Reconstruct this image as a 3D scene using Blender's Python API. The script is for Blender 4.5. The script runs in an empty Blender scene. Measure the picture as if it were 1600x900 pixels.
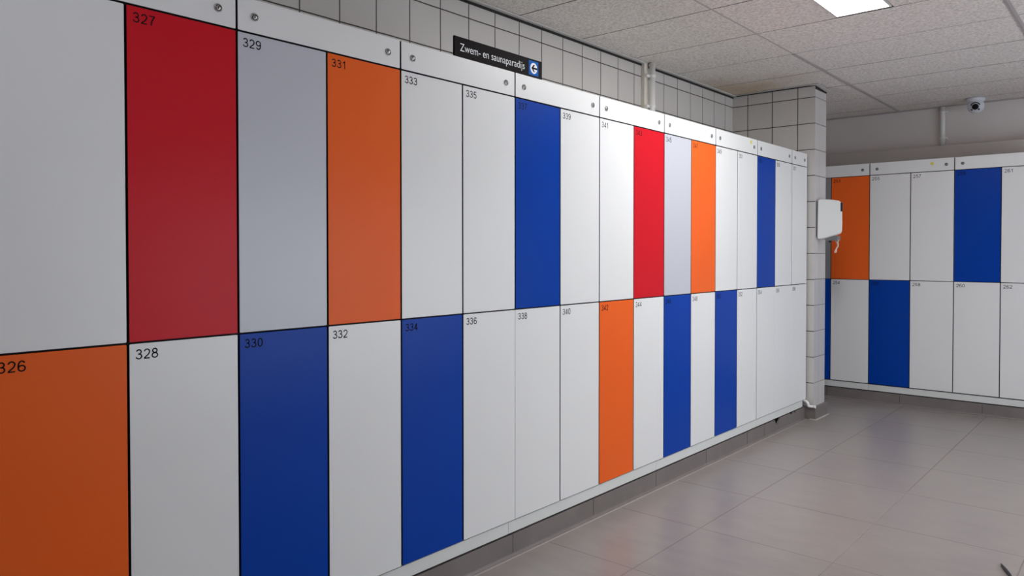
import bpy, bmesh, math, random
from mathutils import Vector, Matrix
random.seed(4)
S = bpy.context.scene
C = S.collection
PI = math.pi

# ------------------------------------------------------------------ materials
def nodes_of(name):
    m = bpy.data.materials.new(name); m.use_nodes = True
    nt = m.node_tree
    return m, nt, nt.nodes, nt.links, nt.nodes['Principled BSDF']

def N(nt, t, **kw):
    n = nt.nodes.new(t)
    for k, v in kw.items():
        if k in n.inputs.keys() if isinstance(k, str) else False: n.inputs[k].default_value = v
        else: setattr(n, k, v)
    return n

def plain(name, col, rough=0.5, metal=0.0, var=0.0, scale=6.0, bump=0.0, bscale=200.0, spec=0.5):
    """solid procedural material with a faint mottling of colour and optional fine bump"""
    m, nt, nd, lk, b = nodes_of(name)
    b.inputs['Roughness'].default_value = rough
    b.inputs['Metallic'].default_value = metal
    b.inputs['Specular IOR Level'].default_value = spec
    tc = nd.new('ShaderNodeTexCoord')
    no = nd.new('ShaderNodeTexNoise'); no.inputs['Scale'].default_value = scale; no.inputs['Detail'].default_value = 4
    lk.new(tc.outputs['Object'], no.inputs['Vector'])
    mr = nd.new('ShaderNodeMapRange'); mr.inputs['To Min'].default_value = 1 - var; mr.inputs['To Max'].default_value = 1 + var
    lk.new(no.outputs['Fac'], mr.inputs['Value'])
    mx = nd.new('ShaderNodeVectorMath'); mx.operation = 'SCALE'; mx.inputs[0].default_value = col
    lk.new(mr.outputs['Result'], mx.inputs['Scale']); lk.new(mx.outputs['Vector'], b.inputs['Base Color'])
    if bump:
        n2 = nd.new('ShaderNodeTexNoise'); n2.inputs['Scale'].default_value = bscale; n2.inputs['Detail'].default_value = 2
        lk.new(tc.outputs['Object'], n2.inputs['Vector'])
        bp = nd.new('ShaderNodeBump'); bp.inputs['Strength'].default_value = bump; bp.inputs['Distance'].default_value = 0.002
        lk.new(n2.outputs['Fac'], bp.inputs['Height']); lk.new(bp.outputs['Normal'], b.inputs['Normal'])
    return m

def grid_mat(name, ua, uo, up, va, vo, vp, groove, tile, grout, rough=0.3, var=0.04, wob=0.0015, groutmix=1.0, vgroove=None):
    """tiled surface: ua/va name the world axes ('X','Y','Z') of the two tile directions"""
    m, nt, nd, lk, b = nodes_of(name)
    ge = nd.new('ShaderNodeNewGeometry'); sp = nd.new('ShaderNodeSeparateXYZ'); lk.new(ge.outputs['Position'], sp.inputs[0])
    wn = nd.new('ShaderNodeTexNoise'); wn.inputs['Scale'].default_value = 9; lk.new(ge.outputs['Position'], wn.inputs['Vector'])
    def M(op, a, bb=None, c=None):
        n = nd.new('ShaderNodeMath'); n.operation = op
        for i, v in enumerate((a, bb, c)):
            if v is None: continue
            if isinstance(v, (int, float)): n.inputs[i].default_value = v
            else: lk.new(v, n.inputs[i])
        return n.outputs[0]
    def line(ax, off, pitch, g):
        w = M('MULTIPLY_ADD', wn.outputs['Fac'], 2 * wob, -wob)
        p = M('DIVIDE', M('SUBTRACT', M('ADD', sp.outputs[ax], w), off), pitch)
        d = M('MULTIPLY', M('ABSOLUTE', M('SUBTRACT', M('FRACT', M('ADD', p, 0.5)), 0.5)), pitch)   # distance to the nearest joint
        cell = M('FLOOR', p)
        s = nd.new('ShaderNodeMapRange'); s.interpolation_type = 'SMOOTHSTEP'
        s.inputs['From Min'].default_value = g * 0.3; s.inputs['From Max'].default_value = g * 0.75
        s.inputs['To Min'].default_value = 1; s.inputs['To Max'].default_value = 0
        lk.new(d, s.inputs['Value'])
        return s.outputs['Result'], cell
    lu, cu = line(ua, uo, up, vgroove or groove); lv, cv = line(va, vo, vp, groove)
    mask = M('MAXIMUM', lu, lv)
    cb = nd.new('ShaderNodeCombineXYZ'); lk.new(cu, cb.inputs[0]); lk.new(cv, cb.inputs[1])
    wh = nd.new('ShaderNodeTexWhiteNoise'); lk.new(cb.outputs[0], wh.inputs['Vector'])
    no = nd.new('ShaderNodeTexNoise'); no.inputs['Scale'].default_value = 5; no.inputs['Detail'].default_value = 6
    lk.new(ge.outputs['Position'], no.inputs['Vector'])
    f = M('ADD', M('MULTIPLY_ADD', wh.outputs['Value'], var, 1 - var / 2), M('MULTIPLY_ADD', no.outputs['Fac'], 2 * var, -var))
    sc = nd.new('ShaderNodeVectorMath'); sc.operation = 'SCALE'; sc.inputs[0].default_value = tile; lk.new(f, sc.inputs['Scale'])
    mx = nd.new('ShaderNodeMix'); mx.data_type = 'RGBA'
    lk.new(M('MULTIPLY', mask, groutmix), mx.inputs['Factor']); lk.new(sc.outputs['Vector'], mx.inputs['A']); mx.inputs['B'].default_value = (*grout, 1)
    lk.new(mx.outputs['Result'], b.inputs['Base Color'])
    lk.new(M('MULTIPLY_ADD', mask, 0.5, rough), b.inputs['Roughness'])
    bp = nd.new('ShaderNodeBump'); bp.inputs['Strength'].default_value = 0.5; bp.inputs['Distance'].default_value = 0.002
    lk.new(M('SUBTRACT', 1.0, mask), bp.inputs['Height']); lk.new(bp.outputs['Normal'], b.inputs['Normal'])
    return m, nt, b, mx, no, ge

WHITE = plain('white_laminate', (0.80, 0.80, 0.80), 0.32, var=0.012, scale=2.5, bump=0.02, bscale=90)
GREY = plain('grey_laminate', (0.53, 0.54, 0.60), 0.32, var=0.012, scale=2.5, bump=0.02, bscale=90)
DGREY = plain('mid_grey_laminate', (0.26, 0.26, 0.27), 0.35, var=0.012, scale=2.5)
RED = plain('red_laminate', (0.60, 0.009, 0.020), 0.30, var=0.03, scale=3, bump=0.02, bscale=90, spec=0.12)
ORANGE = plain('orange_laminate', (0.87, 0.132, 0.020), 0.30, var=0.03, scale=3, bump=0.02, bscale=90, spec=0.12)
BLUE = plain('blue_laminate', (0.0, 0.047, 0.36), 0.28, var=0.04, scale=3, bump=0.02, bscale=90, spec=0.12)
CORE = plain('black_laminate_core', (0.008, 0.008, 0.010), 0.6)
CARC = plain('dark_carcass', (0.006, 0.006, 0.008), 0.8)
CAP = plain('carcass_top_board', (0.74, 0.74, 0.73), 0.5)
INK = plain('black_vinyl_lettering', (0.006, 0.006, 0.008), 0.6, spec=0.1)
METAL = plain('brushed_nickel', (0.40, 0.385, 0.375), 0.35, 1.0, var=0.05, scale=300)
DARKM = plain('dark_keyway', (0.03, 0.028, 0.028), 0.5, 0.3)
YEL = plain('yellow_sticker_paper', (0.78, 0.70, 0.12), 0.6)
PLINTH = plain('white_plinth_board', (0.70, 0.71, 0.69), 0.45, var=0.03)
SIGNB = plain('black_sign_face', (0.009, 0.006, 0.007), 0.6, spec=0.07)
SIGNW = plain('white_sign_print', (0.86, 0.88, 0.90), 0.5)
SIGNBL = plain('blue_sign_print', (0.0, 0.12, 0.50), 0.6, spec=0.1)
PAINT = plain('beige_wall_paint', (0.70, 0.655, 0.635), 0.75, var=0.03, scale=1.5, bump=0.15, bscale=120)
PAINTW = plain('white_wall_paint', (0.76, 0.75, 0.75), 0.75, var=0.02)
PAINTD = plain('boarding_paint', (0.50, 0.455, 0.435), 0.7, var=0.03, scale=1.5)
PIPE = plain('white_pvc', (0.86, 0.85, 0.83), 0.3, var=0.02)
BEIGE = plain('cream_trunking', (0.72, 0.68, 0.60), 0.45, var=0.03)
TRIM = plain('white_edge_trim', (0.62, 0.60, 0.58), 0.5)
RAWEDGE = plain('raw_board_edge', (0.10, 0.085, 0.08), 0.9)
GAPB = plain('dark_gap_and_shade', (0.02, 0.018, 0.018), 0.9)  # near-black for open gaps and joints, also for shade painted as strips
RAIL = plain('ceiling_rail_paint', (0.44, 0.40, 0.40), 0.55)
BASE = plain('grey_skirting_tile', (0.185, 0.16, 0.152), 0.45, var=0.22, scale=7, bump=0.1, bscale=60)
CAULK = plain('pale_caulk', (0.52, 0.48, 0.45), 0.6, var=0.12, scale=30)
PLAST = plain('white_abs', (0.82, 0.83, 0.82), 0.25)
PLASTG = plain('grey_abs', (0.16, 0.155, 0.16), 0.4)
BLACKP = plain('black_plastic', (0.010, 0.010, 0.011), 0.3)
GLASSB = plain('black_lens_glass', (0.004, 0.004, 0.006), 0.06)
PAPER = plain('pink_white_paper', (0.85, 0.66, 0.60), 0.8, var=0.2, scale=60)
CAMW = plain('camera_white', (0.66, 0.68, 0.74), 0.35)
CORD = plain('black_rubber', (0.02, 0.02, 0.023), 0.55)

TW = (0.60, 0.575, 0.555); GR = (0.045, 0.036, 0.033)
TILE_A = grid_mat('wall_tile_left', 'X', 1.837, 0.1895, 'Z', 2.3695, 0.1913, 0.0055, TW, GR, 0.22)[0]
TILE_R = grid_mat('wall_tile_return', 'Y', 0.464, 0.1935, 'Z', 2.3695, 0.1913, 0.0055, TW, GR, 0.22)[0]
TILE_E = grid_mat('wall_tile_end', 'X', 4.915, 0.40, 'Z', 2.3695, 0.1913, 0.0050, (0.60, 0.575, 0.565), GR, 0.22, groutmix=0.75, vgroove=0.0025)[0]
# floor: large mottled grey-beige tiles with hair-thin joints, satin sheen
FLOOR, nt, fb, fmx, fno, fge = grid_mat('floor_tile', 'X', 2.265, 0.565, 'Y', -1.0, 0.57, 0.0052, (0.315, 0.280, 0.262), (0.13, 0.110, 0.10), 0.24, var=0.07, groutmix=0.30)
[n for n in nt.nodes if n.type == 'BUMP'][0].inputs['Strength'].default_value = 0.08
fno.inputs['Scale'].default_value = 3.0
st = nt.nodes.new('ShaderNodeTexNoise'); st.inputs['Scale'].default_value = 14; st.inputs['Detail'].default_value = 5
mp = nt.nodes.new('ShaderNodeMapping'); mp.inputs['Scale'].default_value = (1.0, 0.35, 1); mp.inputs['Rotation'].default_value = (0, 0, 0.5)
nt.links.new(fge.outputs['Position'], mp.inputs['Vector']); nt.links.new(mp.outputs[0], st.inputs['Vector'])
old = fb.inputs['Roughness'].links[0].from_socket
ad = nt.nodes.new('ShaderNodeMath'); ad.operation = 'MULTIPLY_ADD'; ad.inputs[1].default_value = 0.16
nt.links.new(st.outputs['Fac'], ad.inputs[0]); nt.links.new(old, ad.inputs[2]); nt.links.new(ad.outputs[0], fb.inputs['Roughness'])
oldc = fb.inputs['Base Color'].links[0].from_socket
mr = nt.nodes.new('ShaderNodeMapRange'); mr.inputs['From Min'].default_value = 0.3; mr.inputs['From Max'].default_value = 0.7
mr.inputs['To Min'].default_value = 0.92; mr.inputs['To Max'].default_value = 1.08; nt.links.new(st.outputs['Fac'], mr.inputs['Value'])
sc_ = nt.nodes.new('ShaderNodeVectorMath'); sc_.operation = 'SCALE'
nt.links.new(oldc, sc_.inputs[0]); nt.links.new(mr.outputs['Result'], sc_.inputs['Scale']); nt.links.new(sc_.outputs['Vector'], fb.inputs['Base Color'])

def ceiling_mat():
    m, nt, nd, lk, b = nodes_of('mineral_fibre_ceiling')
    b.inputs['Roughness'].default_value = 0.9; b.inputs['Specular IOR Level'].default_value = 0.1
    ge = nd.new('ShaderNodeNewGeometry')
    n1 = nd.new('ShaderNodeTexNoise'); n1.inputs['Scale'].default_value = 110; n1.inputs['Detail'].default_value = 3
    mp = nd.new('ShaderNodeMapping'); mp.inputs['Scale'].default_value = (1, 0.6, 1)
    lk.new(ge.outputs['Position'], mp.inputs['Vector']); lk.new(mp.outputs[0], n1.inputs['Vector'])
    cr = nd.new('ShaderNodeValToRGB'); cr.color_ramp.elements[0].position = 0.32; cr.color_ramp.elements[1].position = 0.60
    cr.color_ramp.elements[0].color = (0.55, 0.515, 0.485, 1); cr.color_ramp.elements[1].color = (0.83, 0.785, 0.745, 1)
    lk.new(n1.outputs['Fac'], cr.inputs['Fac'])
    # old water stain in the corner by the tiled pier
    di = nd.new('ShaderNodeVectorMath'); di.operation = 'DISTANCE'; di.inputs[1].default_value = (4.62, 0.46, 2.461)
    n2 = nd.new('ShaderNodeTexNoise'); n2.inputs['Scale'].default_value = 3.5; n2.inputs['Detail'].default_value = 5
    lk.new(ge.outputs['Position'], n2.inputs['Vector']); lk.new(ge.outputs['Position'], di.inputs[0])
    a = nd.new('ShaderNodeMath'); a.operation = 'MULTIPLY_ADD'; a.inputs[1].default_value = 0.8
    lk.new(n2.outputs['Fac'], a.inputs[0]); lk.new(di.outputs['Value'], a.inputs[2])
    mr = nd.new('ShaderNodeMapRange'); mr.inputs['From Min'].default_value = 0.42; mr.inputs['From Max'].default_value = 0.95
    mr.inputs['To Min'].default_value = 0.75; mr.inputs['To Max'].default_value = 0.0
    lk.new(a.outputs[0], mr.inputs['Value'])
    mx = nd.new('ShaderNodeMix'); mx.data_type = 'RGBA'; mx.inputs['B'].default_value = (0.52, 0.39, 0.26, 1)
    lk.new(mr.outputs['Result'], mx.inputs['Factor']); lk.new(cr.outputs['Color'], mx.inputs['A']); lk.new(mx.outputs['Result'], b.inputs['Base Color'])
    bp = nd.new('ShaderNodeBump'); bp.inputs['Strength'].default_value = 0.35; bp.inputs['Distance'].default_value = 0.003
    lk.new(n1.outputs['Fac'], bp.inputs['Height']); lk.new(bp.outputs['Normal'], b.inputs['Normal'])
    return m
CEIL = ceiling_mat()

def lamp_mat(name, col, s):
    m, nt, nd, lk, b = nodes_of(name)
    b.inputs['Base Color'].default_value = (0.8, 0.8, 0.8, 1)
    b.inputs['Emission Color'].default_value = (*col, 1); b.inputs['Emission Strength'].default_value = s
    return m

# ------------------------------------------------------------------ mesh helpers
def obj(name, bm, mats, parent=None, smooth=False, loc=None):
    me = bpy.data.meshes.new(name)
    bmesh.ops.recalc_face_normals(bm, faces=bm.faces)
    bm.to_mesh(me); bm.free()
    for m in (mats if isinstance(mats, (list, tuple)) else [mats]): me.materials.append(m)
    if smooth:
        for p in me.polygons: p.use_smooth = True
    o = bpy.data.objects.new(name, me); C.objects.link(o)
    if parent: o.parent = parent
    if loc: o.location = loc
    return o

def link_mesh(name, me, parent, loc=(0, 0, 0)):
    o = bpy.data.objects.new(name, me); C.objects.link(o); o.parent = parent; o.location = loc
    return o

def box(bm, x0, x1, y0, y1, z0, z1, mi=0, bev=0.0):
    vs = [bm.verts.new((x, y, z)) for x in (x0, x1) for y in (y0, y1) for z in (z0, z1)]
    fs = []
    for q in ((0, 1, 3, 2), (4, 6, 7, 5), (0, 4, 5, 1), (2, 3, 7, 6), (0, 2, 6, 4), (1, 5, 7, 3)):
        f = bm.faces.new([vs[i] for i in q]); f.material_index = mi; f.normal_update(); fs.append(f)
    if bev:
        es = list({e for f in fs for e in f.edges})
        bmesh.ops.bevel(bm, geom=es, offset=bev, segments=2, affect='EDGES', profile=0.6)
    return fs

def rrect(x0, x1, z0, z1, r, n=3):
    pts = []
    for cx, cz, a0 in ((x1 - r, z1 - r, 0), (x0 + r, z1 - r, PI / 2), (x0 + r, z0 + r, PI), (x1 - r, z0 + r, 1.5 * PI)):
        for i in range(n + 1):
            a = a0 + PI / 2 * i / n
            pts.append((cx + r * math.cos(a), cz + r * math.sin(a)))
    return pts

def prism(bm, pts, y0, y1, mf=0, ms=0, chamfer=0.0):
    """outline pts (x,z) extruded along y from the front y0 to the back y1; front in material mf, rim in ms"""
    n = len(pts)
    cx = sum(p[0] for p in pts) / n; cz = sum(p[1] for p in pts) / n
    rings = []
    if chamfer:
        sh = [(x - chamfer * (1 if x > cx else -1), z - chamfer * (1 if z > cz else -1)) for x, z in pts]
        rings.append([bm.verts.new((x, y0, z)) for x, z in sh])
        rings.append([bm.verts.new((x, y0 + chamfer, z)) for x, z in pts])
    else:
        rings.append([bm.verts.new((x, y0, z)) for x, z in pts])
    rings.append([bm.verts.new((x, y1, z)) for x, z in pts])
    f = bm.faces.new(rings[0]); f.material_index = mf
    for k in range(len(rings) - 1):
        for i in range(n):
            f = bm.faces.new((rings[k][i], rings[k][(i + 1) % n], rings[k + 1][(i + 1) % n], rings[k + 1][i]))
            f.material_index = mf if (chamfer and k == 0) else ms
    f = bm.faces.new(list(reversed(rings[-1]))); f.material_index = ms

def lathe(bm, prof, c=(0, 0, 0), axis='Z', n=24, mi=None):
    """prof: list of (radius, height) revolved about axis through c; mi: material per profile segment"""
    c = Vector(c)
    def P(r, h, a):
        u, v = r * math.cos(a), r * math.sin(a)
        return c + (Vector((u, v, h)) if axis == 'Z' else Vector((u, h, v)) if axis == 'Y' else Vector((h, u, v)))
    rings = []
    for r, h in prof:
        if r < 1e-6: rings.append([bm.verts.new(P(0, h, 0))])
        else: rings.append([bm.verts.new(P(r, h, 2 * PI * i / n)) for i in range(n)])
    for k in range(len(rings) - 1):
        A, B = rings[k], rings[k + 1]
        for i in range(n):
            j = (i + 1) % n
            vs = []
            for v in ((A[0],) if len(A) == 1 else (A[i], A[j])): vs.append(v)
            for v in ((B[0],) if len(B) == 1 else (B[j], B[i])): vs.append(v)
            if len(vs) >= 3:
                f = bm.faces.new(vs); f.smooth = True
                if mi: f.material_index = mi[k]

def tube(bm, pts, rads, n=14, cap=True):
    pts = [Vector(p) for p in pts]
    if not isinstance(rads, (list, tuple)): rads = [rads] * len(pts)
    rings = []; up = None
    for i, p in enumerate(pts):
        t = (pts[min(i + 1, len(pts) - 1)] - pts[max(i - 1, 0)]).normalized()
        if up is None: up = Vector((1, 0, 0)) if abs(t.x) < 0.8 else Vector((0, 1, 0))
        s = t.cross(up).normalized(); up = s.cross(t).normalized()
        rings.append([bm.verts.new(p + rads[i] * (math.cos(2 * PI * k / n) * s + math.sin(2 * PI * k / n) * up)) for k in range(n)])
    for a, b in zip(rings, rings[1:]):
        for k in range(n):
            f = bm.faces.new((a[k], a[(k + 1) % n], b[(k + 1) % n], b[k])); f.smooth = True
    if cap: bm.faces.new(list(reversed(rings[0]))); bm.faces.new(rings[-1])

def arc(p0, p1, p2, n=8):
    p0, p1, p2 = Vector(p0), Vector(p1), Vector(p2)
    return [(1 - t) ** 2 * p0 + 2 * t * (1 - t) * p1 + t * t * p2 for t in [i / n for i in range(n + 1)]]

def tag(o, label, cat, group=None):
    o['label'] = label; o['category'] = cat
    if group: o['group'] = group
    return o

def thing(name, label, cat, loc=(0, 0, 0), rotz=0, group=None):
    o = bpy.data.objects.new(name, None); C.objects.link(o); o.empty_display_size = 0.1
    o.location = loc; o.rotation_euler = (0, 0, rotz)
    return tag(o, label, cat, group)

def struct(name, bm, mats, label=None):
    o = obj(name, bm, mats); o['kind'] = 'structure'
    if label: o['label'] = label
    return o

def ell(cx, cz, rx, rz, a0, a1, n=18):
    return [(cx + rx * math.cos(math.radians(a0 + (a1 - a0) * i / n)), cz + rz * math.sin(math.radians(a0 + (a1 - a0) * i / n))) for i in range(n + 1)]
def qb(p0, p1, p2, n=8):
    return [((1 - t) ** 2 * p0[0] + 2 * t * (1 - t) * p1[0] + t * t * p2[0], (1 - t) ** 2 * p0[1] + 2 * t * (1 - t) * p1[1] + t * t * p2[1]) for t in [i / n for i in range(n + 1)]]
six = [ell(.335, .305, .265, .25, 0, 360, 28), ell(.345, .5, .275, .445, 38, 200, 18)]
DIG = {'0': [ell(.33, .5, .265, .445, 0, 360, 28)],
       '1': [qb((.10, .76), (.34, .78), (.38, .98)), [(.38, 1.0), (.38, 0)]],
       '2': [ell(.33, .705, .25, .24, 172, -12, 16) + qb((.56, .58), (.46, .40), (.27, .26))[1:] + qb((.27, .26), (.12, .16), (.085, .055))[1:], [(.03, .055), (.60, .055)]],
       '3': [ell(.315, .735, .225, .21, 165, -90, 18), ell(.315, .290, .265, .235, 90, -168, 20), [(.24, .525), (.33, .525)]],
       '4': [[(.455, 0), (.455, .97)], [(.455, .95), (.07, .26)], [(.03, .245), (.62, .245)]],
       '5': [[(.57, .945), (.175, .945), (.105, .49)], ell(.325, .335, .265, .28, 145, -165, 22)],
       '6': six, '7': [[(.05, .945), (.60, .945)], qb((.585, .93), (.27, .55), (.22, 0), 10)],
       '8': [ell(.33, .740, .215, .205, 0, 360, 26), ell(.33, .285, .265, .23, 0, 360, 26)],
       '9': [[(.66 - x, 1 - z) for x, z in st] for st in six]}
_num = {}
def number_mesh(sn, h=0.0257, hw=0.062, adv=0.775):
    """door number in plain grotesque figures: each stroke a flat ribbon, facing -y"""
    if sn in _num: return _num[sn]
    bm = bmesh.new()
    for k, ch in enumerate(sn):
        for st in DIG[ch]:
            row = []
            n = len(st); closed = math.dist(st[0], st[-1]) < 1e-6
            for i, (x, z) in enumerate(st):
                a = st[i - 1] if i else (st[-2] if closed else st[0]); b = st[i + 1] if i < n - 1 else (st[1] if closed else st[-1])
                dx, dz = b[0] - a[0], b[1] - a[1]; L = math.hypot(dx, dz) or 1
                wv = hw
                if 0 < i < n - 1:
                    d1 = (x - a[0], z - a[1]); l1 = math.hypot(*d1) or 1
                    wv = hw / max(0.55, (d1[0] * dx + d1[1] * dz) / (l1 * L))
                nx, nz = -dz / L * wv, dx / L * wv
                row.append([bm.verts.new(((k * adv + x + q * nx) * h, 0, (z + q * nz) * h)) for q in (-1, 1)])
            for p, q in zip(row, row[1:]): bm.faces.new((p[0], q[0], q[1], p[1]))
    for f in bm.faces:
        f.normal_update()
        if f.normal.y > 0: f.normal_flip()
    me = bpy.data.meshes.new('number'); bm.to_mesh(me); bm.free(); me.materials.append(INK)
    _num[sn] = me
    return me

_text = {}
def text_mesh(s, size, sx=1.0, bold=0.0, spacing=1.0):
    """flat lettering in the x/z plane facing -y, baseline at z=0, starting at x=0; returns (mesh, width, height)"""
    key = (s, size, sx, bold)
    if key in _text: return _text[key]
    cu = bpy.data.curves.new('lettering', 'FONT'); cu.body = s; cu.size = size; cu.offset = bold
    cu.space_character = spacing; cu.resolution_u = 4; cu.fill_mode = 'FRONT'
    t = bpy.data.objects.new('lettering', cu); C.objects.link(t)
    bpy.context.view_layer.update()
    dg = bpy.context.evaluated_depsgraph_get()
    me = bpy.data.meshes.new_from_object(t.evaluated_get(dg))
    bpy.data.objects.remove(t); bpy.data.curves.remove(cu)
    x0 = min(v.co.x for v in me.vertices)
    for v in me.vertices: v.co = Vector(((v.co.x - x0) * sx, 0, v.co.y))
    w = max(v.co.x for v in me.vertices); h = max(v.co.z for v in me.vertices)
    me.materials.clear()
    _text[key] = (me, w, h)
    return _text[key]

# ------------------------------------------------------------------ the setting
ZC = 2.461            # ceiling
YW = 0.587            # tiled wall behind the long row
XP0, XP1, YP = 4.815, 5.052, -0.05   # tiled pier
XF = 6.385            # far wall
XB, YR = -3.6, -3.9   # wall behind the viewer, wall to the right

bm = bmesh.new(); box(bm, XB - 0.1, XF + 0.1, YR - 0.1, YW + 0.1, -0.12, 0.0); struct('floor', bm, FLOOR)
bm = bmesh.new(); box(bm, XB, XF, YW, YW + 0.12, 0.0, ZC + 0.1); struct('wall_left', bm, TILE_A)
bm = bmesh.new(); fs = box(bm, XP0, XP1, YP, YW - 0.001, 0.0, ZC - 0.004)
for f in fs:
    f.material_index = 1 if abs(f.calc_center_median().y - YP) < 1e-4 else 0
struct('wall_pier', bm, [TILE_R, TILE_E])
bm = bmesh.new(); box(bm, XF, XF + 0.12, YR, YW + 0.1, 0.0, ZC + 0.1); struct('wall_far', bm, PAINT)
bm = bmesh.new(); box(bm, XB, XF, YR - 0.12, YR, 0.0, ZC + 0.1); struct('wall_right', bm, PAINTW)
bm = bmesh.new(); box(bm, XB - 0.12, XB, YR, YW + 0.1, 0.0, ZC + 0.1); struct('wall_back', bm, PAINTW)

# fixtures sit in the middle strip of a ceiling bay
LX0, LX1, LY0, LY1 = 2.166, 3.291, -0.945, -0.672
FIX = [(2.166, 3.291, -0.945, -0.672), (-1.2095, -0.0845, -0.945, -0.672),
       (3.8555, 4.9805, -3.2485, -2.9755), (0.4785, 1.6035, -3.2485, -2.9755)]  # all but the first are unseen, added to light the room
RY = [-0.2375, -1.389, -2.5405, -3.692]          # rails along the room
CX0 = 2.1885 - 0.5625 * 11                        # cross joints
xs = [XB] + [x for x in [CX0 + 0.5625 * i for i in range(20)] if XB + 0.05 < x < XF - 0.05] + [XF]
ys = [YW] + RY + [YR]
bm = bmesh.new()
box(bm, XB - 0.1, XF + 0.1, YR - 0.1, YW + 0.1, ZC + 0.03, ZC + 0.15, 1)
def panel(x0, x1, y0, y1):
    g = 0.0030
    if x1 - x0 < 0.01 or y1 - y0 < 0.01: return
    dz = random.uniform(-0.0004, 0.0004)
    for f in box(bm, x0 + g, x1 - g, y0 + g, y1 - g, ZC + dz, ZC + 0.018):
        if abs(f.normal.z) < 0.5 and f.calc_center_median().z > ZC + 0.005: f.material_index = 2
for i in range(len(xs) - 1):
    for j in range(len(ys) - 1):
        x0, x1, y1, y0 = xs[i], xs[i + 1], ys[j], ys[j + 1]
        mid = (x0 + x1) / 2
        hit = [f for f in FIX if f[0] - 0.1 < mid < f[1] + 0.1 and y0 < f[2] and f[3] < y1]
        if hit:
            panel(x0, x1, y0, hit[0][2]); panel(x0, x1, hit[0][3], y1)
        else: panel(x0, x1, y0, y1)
struct('ceiling', bm, [CEIL, GAPB, RAWEDGE])
k = 1
for y in RY:                                      # exposed rails, drawn as shallow double-lipped sections
    xw = 3.876 if y == RY[0] else XB              # along the left lockers the first stretch shows only a thin edge
    bm = bmesh.new(); box(bm, xw, XF - 0.03, y - 0.012, y + 0.012, ZC - 0.004, ZC + 0.012); box(bm, xw, XF - 0.03, y - 0.0025, y + 0.0025, ZC - 0.006, ZC - 0.004, 1)
    if xw > XB: box(bm, XB, xw, y - 0.0045, y + 0.0045, ZC - 0.0015, ZC + 0.012)
    struct('trim_%d' % k, bm, [RAIL, RAIL]); k += 1
# edge angle along the walls; black strip below it stands in for its shade
bm = bmesh.new()
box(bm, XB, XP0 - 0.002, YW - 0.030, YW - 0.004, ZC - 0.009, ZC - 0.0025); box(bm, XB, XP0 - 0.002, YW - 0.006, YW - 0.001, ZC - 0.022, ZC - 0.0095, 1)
struct('trim_%d' % k, bm, [TRIM, GAPB]); k += 1
bm = bmesh.new()
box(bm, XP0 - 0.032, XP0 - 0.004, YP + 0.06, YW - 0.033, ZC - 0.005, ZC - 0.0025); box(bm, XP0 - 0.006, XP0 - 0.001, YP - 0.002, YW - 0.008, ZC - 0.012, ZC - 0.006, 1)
# the angle has come loose at the corner and droops along the end of the pier
v = [(XP0 - 0.03, YP + 0.06), (XP0 - 0.035, YP - 0.035), (XP1 + 0.02, YP - 0.035), (XP1 + 0.02, YP - 0.004), (XP0 - 0.003, YP - 0.004), (XP0 - 0.003, YP + 0.06)]
zz = [ZC - 0.005, ZC - 0.006, ZC - 0.024, ZC - 0.024, ZC - 0.010, ZC - 0.005]
a = [bm.verts.new((x, y, z)) for (x, y), z in zip(v, zz)]; b_ = [bm.verts.new((x, y, z + 0.0025)) for (x, y), z in zip(v, zz)]
for q in ((0, 1, 4, 5), (1, 2, 3, 4)):
    bm.faces.new([a[i] for i in q]); bm.faces.new([b_[i] for i in reversed(q)])
for i in range(6):
    bm.faces.new((a[i], a[(i + 1) % 6], b_[(i + 1) % 6], b_[i]))
box(bm, XP0, XP1, YP - 0.004, YP - 0.0005, ZC - 0.034, ZC - 0.004, 1)  # black strip paints the shade under the loose angle
struct('trim_%d' % k, bm, [TRIM, GAPB]); k += 1
bm = bmesh.new(); box(bm, XF - 0.032, XF - 0.001, YR, YW, ZC - 0.008, ZC - 0.001); struct('trim_%d' % k, bm, RAIL); k += 1
# boarding that closes the space above the far lockers
bm = bmesh.new(); box(bm, 6.2, XF - 0.002, YR + 0.01, YW - 0.002, 0.0, 2.108, 0, 0.003); struct('trim_%d' % k, bm, PAINTD); k += 1

# skirtings: grey tiles with a coved foot and a caulk line
def skirting(name, x0, x1, yf, notches=(), joints=(), h=0.088):
    bm = bmesh.new()
    pts = [(x0, 0.0)]
    pts += [(x1, 0.0), (x1, h)]
    for nx, nw, nd_ in sorted(notches, reverse=True):
        pts += [(nx + nw, h), (nx + nw * 0.2, h - nd_), (nx - nw * 0.3, h - nd_ * 0.75), (nx - nw * 0.9, h)]
    pts.append((x0, h))
    prism(bm, pts, yf, yf + 0.011)
    for j in joints: box(bm, j - 0.0012, j + 0.0012, yf - 0.0006, yf + 0.001, 0.012, h, 2)
    n = 5; r = 0.012                               # cove
    prof = [(yf - r + r * math.sin(a), r - r * math.cos(a)) for a in [PI / 2 * i / n for i in range(n + 1)]]
    prof = [(yf - r - 0.009, 0.0006), *[(y, z + 0.0006) for y, z in prof]]
    for i, ((ya, za), (yb, zb)) in enumerate(zip(prof, prof[1:])):
        v = [bm.verts.new(p) for p in ((x0, ya, za), (x1, ya, za), (x1, yb, zb), (x0, yb, zb))]
        f = bm.faces.new(v); f.material_index = 1 if i == 0 else 0; f.smooth = True
    return struct(name, bm, [BASE, CAULK, GAPB])
skirting('baseboard_left', -0.9, XP0 - 0.03, 0.004, notches=((4.262, 0.05, 0.042), (4.53, 0.03, 0.018), (4.595, 0.022, 0.014)), joints=[0.35, 0.92, 1.49, 2.06, 2.63, 3.2, 3.77, 4.04])
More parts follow.
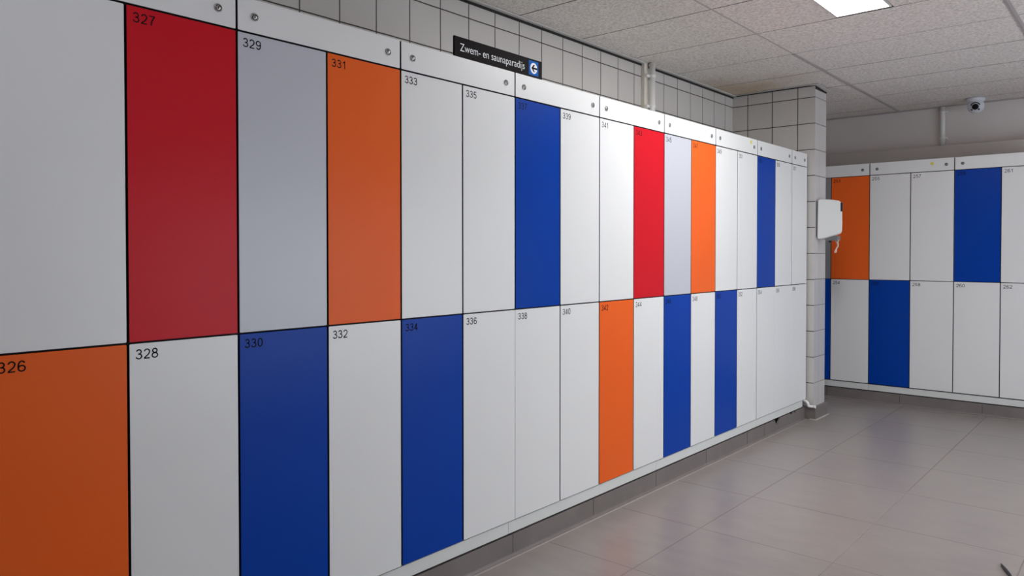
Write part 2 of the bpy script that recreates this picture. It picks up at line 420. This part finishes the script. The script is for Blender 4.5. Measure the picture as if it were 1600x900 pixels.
o = skirting('baseboard_far', -YW + 0.03, 3.2, 0.004, joints=[-0.165, 0.4, 0.97, 1.54, 2.1])
o.rotation_euler = (0, 0, -PI / 2); o.location = (5.7687, 0, 0)
bm = bmesh.new()                                   # skirting round the foot of the pier
box(bm, XP0 - 0.016, XP1 + 0.004, YP - 0.022, YP + 0.085, 0.0, 0.092, 0, 0.003)
box(bm, XP0 - 0.022, XP1 + 0.01, YP - 0.031, YP + 0.02, 0.0, 0.006, 1)
struct('baseboard_pier', bm, [BASE, CAULK])

# ------------------------------------------------------------------ lockers
ZM, HT, HH = 1.0, 0.8550, 0.0985      # gap between the two tiers, door height, header height
COL = {'w': WHITE, 'g': GREY, 'd': DGREY, 'r': RED, 'o': ORANGE, 'b': BLUE}
CN = {'w': 'white', 'g': 'light grey', 'd': 'grey', 'r': 'red', 'o': 'orange', 'b': 'blue'}
_door = {}
def door_mesh(c, w, gl, gr, h=HT):
    key = (c, round(w, 4), gl, gr)
    if key not in _door:
        bm = bmesh.new()
        prism(bm, rrect(gl, w - gr, 0.0025, h - 0.0025, 0.003), 0.0, 0.012, 0, 1, chamfer=0.0007)
        bmesh.ops.recalc_face_normals(bm, faces=bm.faces)
        me = bpy.data.meshes.new('door'); bm.to_mesh(me); bm.free()
        me.materials.append(COL[c]); me.materials.append(CORE)
        _door[key] = me
    return _door[key]

bm = bmesh.new()
lathe(bm, [(0.0115, 0.004), (0.0118, -0.0022), (0.0105, -0.0034), (0.0092, -0.0030), (0.0088, -0.0004), (0.0066, -0.0002), (0.0066, -0.0022), (0.0060, -0.0028), (0.0, -0.0028)], axis='Y', n=24, mi=[0, 0, 0, 0, 1, 1, 0, 0])
box(bm, -0.0012, 0.0012, -0.0034, -0.0022, -0.0045, 0.0045, 1)
bmesh.ops.recalc_face_normals(bm, faces=bm.faces)
LOCK = bpy.data.meshes.new('lock'); bm.to_mesh(LOCK); bm.free(); LOCK.materials.append(METAL); LOCK.materials.append(DARKM)

def locker_unit(x0, w, cols, label, group, rot=0, loc=None, tight=(), stickers=(), zo=0.0):
    """cols: list of (upper number, upper colour, lower number, lower colour); tight: lower-door joints that are nearly closed"""
    t = thing('locker_unit', label, 'lockers', loc or (x0, 0, 0), rot, group)
    n = len(cols); W = n * w; g = 0.0032
    bm = bmesh.new()
    box(bm, 0.001, W - 0.001, 0.0128, 0.49, 0.147, ZM + HT + HH - 0.004 + zo)
    box(bm, 0.001, W - 0.001, 0.030, 0.49, 0.0, 0.1469)
    box(bm, 0.001, W - 0.001, 0.0128, 0.49, ZM + HT + HH - 0.0039 + zo, ZM + HT + HH - 0.0005 + zo, 1)
    for sx in (0.0003, W - 0.0009): box(bm, sx, sx + 0.0006, 0.0165, 0.49, 0.147, ZM + HT + HH - 0.0045 + zo, 1)
    obj('carcass', bm, [CARC, CAP], t)
    bm = bmesh.new()
    prism(bm, rrect(g, W - g, ZM + HT + 0.0029 + zo, ZM + HT + HH + zo, 0.003), 0.0, 0.0122, 0, 1, chamfer=0.0007)
    hp = obj('header_panel', bm, [WHITE, CORE], t)
    for lx in (0.055, W - 0.055): link_mesh('lock', LOCK, hp, (lx, 0.0, ZM + HT + HH * 0.49 + zo))
    for sx, sz in stickers:
        bm = bmesh.new(); lathe(bm, [(0.0125, 0.0), (0.0125, -0.0008), (0.0, -0.0008)], (sx, 0, sz), 'Y', 14)
        for f in bm.faces: f.smooth = False
        s = obj('sticker', bm, YEL, hp); s['label'] = 'small round yellow sticker'
    for i, (un, uc, ln, lc) in enumerate(cols):
        for num, c, z in ((un, uc, ZM + zo), (ln, lc, ZM - HT + zo)):
            low = z < 0.9
            gl = 0.0007 if low and ('L', num) in tight else g
            gr = 0.0007 if low and ('R', num) in tight else g
            d = link_mesh('door', door_mesh(c, w, gl, gr), t, (i * w, 0, z))
            d['label'] = '%s %s door numbered %d' % ('lower' if low else 'upper', CN[c], num)
            link_mesh('number', number_mesh(str(num)), d, (0.018, -0.0005, HT - 0.0425))
    return t

w = 0.3
GA = 'locker units in the long left row'
rowA = [
 (325, 'w', 326, 'o'), (327, 'r', 328, 'w'), (329, 'g', 330, 'b'), (331, 'o', 332, 'w'), (333, 'w', 334, 'b'), (335, 'w', 336, 'w'),
 (337, 'b', 338, 'w'), (339, 'w', 340, 'w'), (341, 'w', 342, 'o'), (343, 'r', 344, 'w'), (345, 'g', 346, 'b'), (347, 'o', 348, 'w'),
 (349, 'w', 350, 'b'), (351, 'w', 352, 'w'), (353, 'b', 354, 'w'), (355, 'w', 356, 'w'), (357, 'w', 358, 'w')]
labA = [
 'nearest locker unit on the left, with crimson red door 327 above white 328',
 'locker unit with grey door 329 and orange 331 above blue 330 and white 332',
 'locker unit under the black sign, with white doors 333 and 335 above blue 334',
 'locker unit with blue door 337 above white door 338',
 'locker unit with bright red door 343 beside white 341, orange door 342 below',
 'locker unit with orange door 347 beside grey 345, blue door 346 below',
 'locker unit with white doors 349 and 351 above blue 350, yellow sticker on header',
 'locker unit with blue door 353 above white 354, second from the tiled pier',
 'single-column white locker unit 357 and 358 touching the tiled pier']
tight = {('R', 336), ('L', 338), ('R', 356), ('L', 358), ('R', 354), ('L', 356)}
for u in range(9):
    cols = rowA[2 * u:2 * u + 2]
    st_ = [(3.797 - (2 * u - 1) * w, 1.929)] if u == 6 else []
    locker_unit((2 * u - 1) * w, w, cols, labA[u], GA, tight=tight, stickers=st_)
wb = 0.3039; GB = 'locker units along the far wall'
rowB = [(251, 'd', 252, 'b'), (253, 'o', 254, 'w'), (255, 'w', 256, 'b'), (257, 'w', 258, 'w'), (259, 'b', 260, 'w'), (261, 'w', 262, 'w')]
labB = ['far wall locker unit with orange door 253, half hidden behind the tiled pier',
        'far wall locker unit with white doors 255 and 257 above blue door 256',
        'far wall locker unit with blue door 259 above white 260, at right edge']
for u in range(3):
    y = 0.1389 + wb - 2 * u * wb
    st_ = [(y + 0.6194, 1.922)] if u == 1 else []
    locker_unit(0, wb, rowB[2 * u:2 * u + 2], labB[u], GB, rot=-PI / 2, loc=(5.7687, y, 0), stickers=st_, zo=0.005)

# plinth boards under the doors
def plinth(x0, x1, label, group, rot=0, loc=(0, 0, 0)):
    bm = bmesh.new(); box(bm, x0 + 0.0008, x1 - 0.0008, 0.004, 0.0285, 0.096, 0.1436, 0, 0.0012)
    o = obj('plinth_board', bm, PLINTH); o.rotation_euler = (0, 0, rot); o.location = loc
    return tag(o, label, 'plinth', group)
GP = 'white plinth boards under the lockers'
plinth(-0.3, 1.462, 'white plinth board below blue door 334 and the nearest lockers', GP)
plinth(1.462, 2.632, 'white plinth board running below white doors 338 and 340 and orange 342', GP)
plinth(2.632, 4.742, 'white plinth board below blue doors 346 and 350, ending by the pier', GP)
plinth(-0.44, 0.165, 'white plinth board on far wall below white door 254, next to pier', GP, -PI / 2, (5.7687, 0, 0))
plinth(0.165, 1.3806, 'white plinth board on far wall below doors 256, 258 and 260', GP, -PI / 2, (5.7687, 0, 0))

# ------------------------------------------------------------------ sign on top of the lockers
sg = thing('direction_sign', 'black sign reading Zwem- en saunaparadijs with blue arrow square, standing on lockers', 'sign', (1.1577, 0.0, 1.9542))
SW, SH = 0.5141, 0.0740
bm = bmesh.new(); box(bm, 0, SW, 0.0, 0.008, 0.0003, SH, 0, 0.0008); obj('panel', bm, SIGNB, sg)
me, tw, th = text_mesh('Zwem- en saunaparadijs', 0.050, 1.0, -0.0002)
for v in me.vertices:
    v.co.x *= 0.372 / tw; v.co.z *= 0.0285 / (th if th else 1)
me.materials.append(SIGNW); link_mesh('lettering', me, sg, (0.029, -0.0006, 0.0225))
bm = bmesh.new(); box(bm, 0.4285, 0.4905, -0.0005, 0.0002, 0.0075, 0.0665); sq = obj('arrow_square', bm, SIGNBL, sg)
cx, cz, R = 0.4600, 0.0370, 0.0225
bm = bmesh.new(); lathe(bm, [(R, -0.0004), (R, -0.0009), (0, -0.0009)], (cx, 0, cz), 'Y', 40)
for f in bm.faces: f.smooth = False
obj('white_disc', bm, SIGNW, sq)
bm = bmesh.new()                                   # arrow: shaft running out of the disc, angled head pointing left
def para(pts):
    prism(bm, pts, -0.0013, -0.0008)
tx = cx - 0.0150
para([(tx + 0.002, cz - 0.0037), (cx + R + 0.0005, cz - 0.0037), (cx + R + 0.0005, cz + 0.0037), (tx + 0.002, cz + 0.0037)])
for s in (1, -1):
    para([(tx, cz), (tx + 0.0130, cz + s * 0.0145), (tx + 0.0215, cz + s * 0.0145), (tx + 0.0095, cz)])
obj('arrow', bm, SIGNB, sq)

# ------------------------------------------------------------------ pipes and trunking
p = thing('drain_pipe', 'white vertical pipe with two clips rising behind the left lockers to the ceiling', 'pipe', (3.489, 0.535, 1.3))
bm = bmesh.new(); tube(bm, [(0, 0, -1.3), (0, 0, 0.6), (0, 0, ZC - 0.003 - 1.3)], 0.0195, 20); obj('tube', bm, PIPE, p)
for z in (2.372, 2.176):
    bm = bmesh.new(); lathe(bm, [(0.0225, -0.008), (0.0225, 0.008)], (0, 0, z - 1.3), 'Z', 20)
    lathe(bm, [(0.0195, 0.008), (0.0225, 0.008)], (0, 0, z - 1.3), 'Z', 20); lathe(bm, [(0.0195, -0.008), (0.0225, -0.008)], (0, 0, z - 1.3), 'Z', 20)
    box(bm, -0.052, -0.018, 0.006, 0.022, z - 1.3 - 0.008, z - 1.3 + 0.008); obj('clip', bm, PIPE, p)
bm = bmesh.new(); box(bm, 3.436, 3.484, 0.561, YW - 0.0005, 0.0, ZC - 0.006, 0, 0.002); box(bm, 3.4835, 3.4925, 0.575, YW - 0.0005, 0.0, ZC - 0.008, 1)  # second box: near-black strip standing in for the shaded gap beside the pipe
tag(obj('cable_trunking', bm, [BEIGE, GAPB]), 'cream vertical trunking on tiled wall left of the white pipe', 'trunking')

p = thing('wall_pipe', 'white vertical pipe on far wall beside the security camera', 'pipe', (6.352, -0.577, 2.108))
bm = bmesh.new(); tube(bm, [(0, 0, 0.0005), (0, 0, 0.2), (0, 0, ZC - 0.009 - 2.108)], 0.0185, 18); obj('tube', bm, PIPE, p)
for z in (2.19, 2.41):
    bm = bmesh.new(); lathe(bm, [(0.0187, -0.007), (0.0215, -0.007), (0.0215, 0.007), (0.0187, 0.007)], (0, 0, z - 2.108), 'Z', 18)
    box(bm, -0.008, 0.032, -0.032, -0.0185, z - 2.108 - 0.007, z - 2.108 + 0.007); obj('clip', bm, PIPE, p)

p = thing('drain_elbow', 'small white pipe elbow at foot of tiled pier beside plinth end', 'pipe', (4.775, -0.01, 0.0))
bm = bmesh.new(); tube(bm, [(0.0, 0.028, 0.138), (0.0, 0.016, 0.138)] + arc((0.0, 0.006, 0.136), (0.002, -0.012, 0.128), (0.004, -0.014, 0.112), 6) + arc((0.004, -0.014, 0.108), (0.005, -0.012, 0.0975), (0.008, -0.028, 0.098), 5) + [(0.012, -0.058, 0.098)], 0.0095, 14)
obj('tube', bm, PIPE, p)
bm = bmesh.new(); tube(bm, [(0.0115, -0.052, 0.098), (0.0130, -0.066, 0.098)], 0.0112, 14); obj('end_cap', bm, PIPE, p)

# ------------------------------------------------------------------ dispenser on the end of the pier
d = thing('towel_dispenser', 'white paper towel dispenser on the end of the tiled pier', 'dispenser', (4.84, YP, 1.32))
bm = bmesh.new(); box(bm, 0.006, 0.142, -0.012, -0.0005, 0.03, 0.285, 0, 0.003); obj('back_plate', bm, PLASTG, d)
# side outline in (depth, height), swept across the width with a rounded front
prof = [(0.000, 0.008), (0.004, 0.298), (0.020, 0.301), (0.070, 0.298), (0.120, 0.292), (0.160, 0.284), (0.174, 0.274), (0.181, 0.255), (0.185, 0.200), (0.186, 0.120), (0.184, 0.065), (0.178, 0.050), (0.168, 0.044), (0.120, 0.030), (0.060, 0.014), (0.012, 0.004)]
bm = bmesh.new()
Wd = 0.150; rings = []
for k in range(9):
    t = k / 8.0; x = Wd * t
    e = 1 - abs(2 * t - 1)
    inset = 0.007 * (1 - min(1, e / 0.25)) ** 2
    taper = 1 - 0.30 * t ** 1.15
    ring = []
    for (dy, z) in prof:
        cz_ = 0.155
        zz_ = cz_ + (z - cz_) * (1 - inset / 0.15)
        yy = dy * (1 - inset / 0.19) * taper
        ring.append(bm.verts.new((x, -0.013 - yy * (0.173 / 0.186) + 0.0, zz_)))
    rings.append(ring)
n = len(prof)
for a, b_ in zip(rings, rings[1:]):
    for i in range(n):
        f = bm.faces.new((a[i], a[(i + 1) % n], b_[(i + 1) % n], b_[i])); f.smooth = True
bm.faces.new(rings[0]); bm.faces.new(list(reversed(rings[-1])))
cv = obj('cover', bm, PLAST, d)
bm = bmesh.new(); box(bm, -0.0012, 0.008, -0.1880, -0.1740, 0.205, 0.268, 0, 0.001); o = obj('level_window', bm, BLACKP, cv); o['label'] = 'dark slit between cover and front at the upper edge'
bm = bmesh.new(); box(bm, 0.02, 0.10, -0.145, -0.060, -0.004, 0.030, 0, 0.004); obj('dispensing_mouth', bm, PLASTG, d)
bm = bmesh.new(); lathe(bm, [(0.0, -0.016), (0.010, -0.016), (0.013, -0.004), (0.012, 0.0)], (0.05, -0.088, -0.002), 'Z', 16); obj('nozzle', bm, BLACKP, d)
# crumpled end of paper hanging out of the mouth
bm = bmesh.new()
pp = [(-0.128, -0.003, 0.030), (-0.135, -0.012, 0.040), (-0.140, -0.022, 0.020), (-0.141, -0.038, 0.017), (-0.138, -0.056, 0.015), (-0.134, -0.072, 0.013), (-0.127, -0.086, 0.012), (-0.122, -0.094, 0.018), (-0.120, -0.100, 0.010)]
prev = None
for i, (y, z, wd) in enumerate(pp):
    row = []
    for s in (-1, -0.33, 0.33, 1):
        row.append(bm.verts.new((0.055 + s * wd * 0.5 + 0.004 * math.sin(i * 2.1 + s), y + s * wd * 0.5 + 0.004 * math.cos(i * 1.7 + s * 3), z + 0.003 * math.sin(3 * s + i))))
    if prev:
        for q in range(3): bm.faces.new((prev[q], prev[q + 1], row[q + 1], row[q]))
    prev = row
o = obj('paper_towel', bm, PAPER); o.location = (4.84, YP, 1.328)
so = o.modifiers.new('thickness', 'SOLIDIFY'); so.thickness = 0.0012
tag(o, 'crumpled pinkish white paper end hanging below the dispenser', 'paper towel')

# ------------------------------------------------------------------ security camera on the ceiling
def aim(o, direction):
    o.rotation_euler = Vector(direction).to_track_quat('Z', 'Y').to_euler()
cam_c = Vector((6.16, -0.845, 2.398))
sc = thing('security_camera', 'white turret security camera with black lens on the ceiling by far wall', 'camera', (6.16, -0.845, ZC - 0.002))
bm = bmesh.new(); lathe(bm, [(0.0, 0.0), (0.066, 0.0), (0.066, -0.012), (0.062, -0.020), (0.052, -0.030), (0.0, -0.034)], n=32); obj('base', bm, CAMW, sc)
h = bpy.data.objects.new('turret', None)
bm = bmesh.new()
R = 0.060
pr = [(R * math.sin(a), R * math.cos(a)) for a in [math.radians(x) for x in range(34, 181, 10)]]
lathe(bm, pr + [(0.0, -R)], n=32)
tr = obj('turret', bm, CAMW, sc); tr.location = (0, 0, cam_c.z - (ZC - 0.002)); aim(tr, (-0.96, -0.10, -0.26))
zf = R * math.cos(math.radians(34)); rf = R * math.sin(math.radians(34))
bm = bmesh.new(); lathe(bm, [(rf, zf), (rf * 0.97, zf + 0.003), (rf * 0.8, zf + 0.002), (0, zf + 0.0005)], n=28); fc = obj('face_plate', bm, CAMW, tr)
bm = bmesh.new(); lathe(bm, [(0.023, zf + 0.001), (0.023, zf + 0.008), (0.018, zf + 0.009), (0.0, zf + 0.006)], n=24); obj('lens', bm, GLASSB, tr)
bm = bmesh.new()                                   # dark brow above the lens
ra, rb = 0.030, 0.037
vs = []
for i in range(13):
    a = math.radians(20 + 140 * i / 12)
    vs.append([bm.verts.new((r * math.cos(a), r * math.sin(a), math.sqrt(max(0, (R + 0.0012) ** 2 - r * r)) + 0.001)) for r in (ra, rb)])
for p0, p1 in zip(vs, vs[1:]): bm.faces.new((p0[0], p0[1], p1[1], p1[0]))
o = obj('brow', bm, BLACKP, tr); so = o.modifiers.new('thickness', 'SOLIDIFY'); so.thickness = 0.003
for s in (-1, 1):
    bm = bmesh.new(); lathe(bm, [(0.0065, 0.0), (0.0065, 0.004), (0.0, 0.005)], (s * 0.024, -0.022, zf - 0.001), 'Z', 14); obj('infrared_light', bm, GLASSB, tr)

# ------------------------------------------------------------------ ceiling lights
def ceiling_light(f, label, mat):
    x0, x1, y0, y1 = f
    t = thing('ceiling_light', label, 'ceiling light', ((x0 + x1) / 2, (y0 + y1) / 2, ZC), 0, None)
    hx, hy = (x1 - x0) / 2, (y1 - y0) / 2
    bm = bmesh.new(); b = 0.012
    box(bm, -hx + 0.001, hx - 0.001, -hy + 0.001, -hy + b, -0.004, 0.026); box(bm, -hx + 0.001, hx - 0.001, hy - b, hy - 0.001, -0.004, 0.026)
    box(bm, -hx + 0.001, -hx + b, -hy + b, hy - b, -0.004, 0.026); box(bm, hx - b, hx - 0.001, -hy + b, hy - b, -0.004, 0.026)
    obj('frame', bm, TRIM, t)
    bm = bmesh.new(); box(bm, -hx + b, hx - b, -hy + b, hy - b, -0.002, 0.022); obj('diffuser', bm, mat, t)
    return t
E_MAIN, E_BACK, E_RIGHT = 25.5, 4.2, 3.5
LM = lamp_mat('lit_diffuser', (1.0, 1.0, 0.985), E_MAIN)
LB = lamp_mat('added_back_light', (0.86, 0.90, 1.0), E_BACK)  # for the unseen lamp added behind the viewer
LR = lamp_mat('added_side_light', (0.98, 0.98, 1.0), E_RIGHT)  # for the two unseen lamps added on the right
ceiling_light(FIX[0], 'glowing white ceiling light panel above the floor at top right of view', LM)
ceiling_light(FIX[1], 'unseen ceiling light panel added behind the viewer to light the left lockers', LB)
ceiling_light(FIX[2], 'unseen light panel added out on the right, nearer the far wall', LR)
ceiling_light(FIX[3], 'unseen light panel added out on the right, nearer the viewer', LR)

# unseen framed glowing panel on the right wall, added to brighten the room
WL = lamp_mat('added_panel_glow', (0.82, 0.91, 1.0), 3.1)
def added_light_panel(name, x0, x1, y0, y1, z0, z1):
    bm = bmesh.new(); b = 0.05
    box(bm, x0, x1, y0, y1, z0, z0 + b); box(bm, x0, x1, y0, y1, z1 - b, z1)
    if x1 - x0 > y1 - y0:
        n = 4
        for i in range(n + 1):
            xx = x0 + (x1 - x0 - b) * i / n; box(bm, xx, xx + b, y0, y1, z0 + b, z1 - b)
        ym = (y0 + y1) / 2; box(bm, x0 + b, x1 - b, ym - 0.004, ym + 0.004, z0 + b, z1 - b, 1)
    else:
        n = 3
        for i in range(n + 1):
            yy = y0 + (y1 - y0 - b) * i / n; box(bm, x0, x1, yy, yy + b, z0 + b, z1 - b)
        xm = (x0 + x1) / 2; box(bm, xm - 0.004, xm + 0.004, y0 + b, y1 - b, z0 + b, z1 - b, 1)
    struct(name, bm, [TRIM, WL])
added_light_panel('added_light_panel_1', 1.4, 5.2, YR + 0.001, YR + 0.05, 0.15, 1.75)

# ------------------------------------------------------------------ cord on the floor
bm = bmesh.new()
tube(bm, [(2.680, -1.508, 0.0035), (2.655, -1.515, 0.0055), (2.62, -1.530, 0.0065), (2.58, -1.547, 0.0065), (2.50, -1.572, 0.0065), (2.38, -1.60, 0.0065), (2.25, -1.61, 0.0065)], [0.0025, 0.005, 0.006, 0.006, 0.006, 0.006, 0.006], 10)
tag(obj('floor_cord', bm, CORD), 'short black cord end lying on the floor at the lower right', 'cord')

# ------------------------------------------------------------------ camera
yaw, pitch, roll = 0.713828, -0.016543, -0.000338
f = Vector((math.cos(pitch) * math.cos(yaw), math.cos(pitch) * math.sin(yaw), math.sin(pitch)))
r = Vector((math.sin(yaw), -math.cos(yaw), 0)); u = r.cross(f)
r2 = r * math.cos(roll) + u * math.sin(roll); u2 = -r * math.sin(roll) + u * math.cos(roll)
cd = bpy.data.cameras.new('camera'); co = bpy.data.objects.new('camera', cd); C.objects.link(co)
M = Matrix((r2, u2, -f)).transposed().to_4x4(); M.translation = (-0.78824, -1.96509, 1.22974)
co.matrix_world = M
cd.sensor_width = 36; cd.lens = 1167.44 / 1600 * 36; cd.shift_y = -(450 - 413.844) / 1600; cd.clip_start = 0.02
S.camera = co

wd = bpy.data.worlds.new('world'); S.world = wd; wd.use_nodes = True
wd.node_tree.nodes['Background'].inputs[0].default_value = (0.5, 0.5, 0.52, 1); wd.node_tree.nodes['Background'].inputs[1].default_value = 0.05
S.view_settings.view_transform = 'Standard'; S.view_settings.look = 'None'; S.view_settings.gamma = 1.0; S.view_settings.use_curve_mapping = False
S.view_settings.exposure = 0.28
S.cycles.use_denoising = True; S.cycles.max_bounces = 14; S.cycles.diffuse_bounces = 8
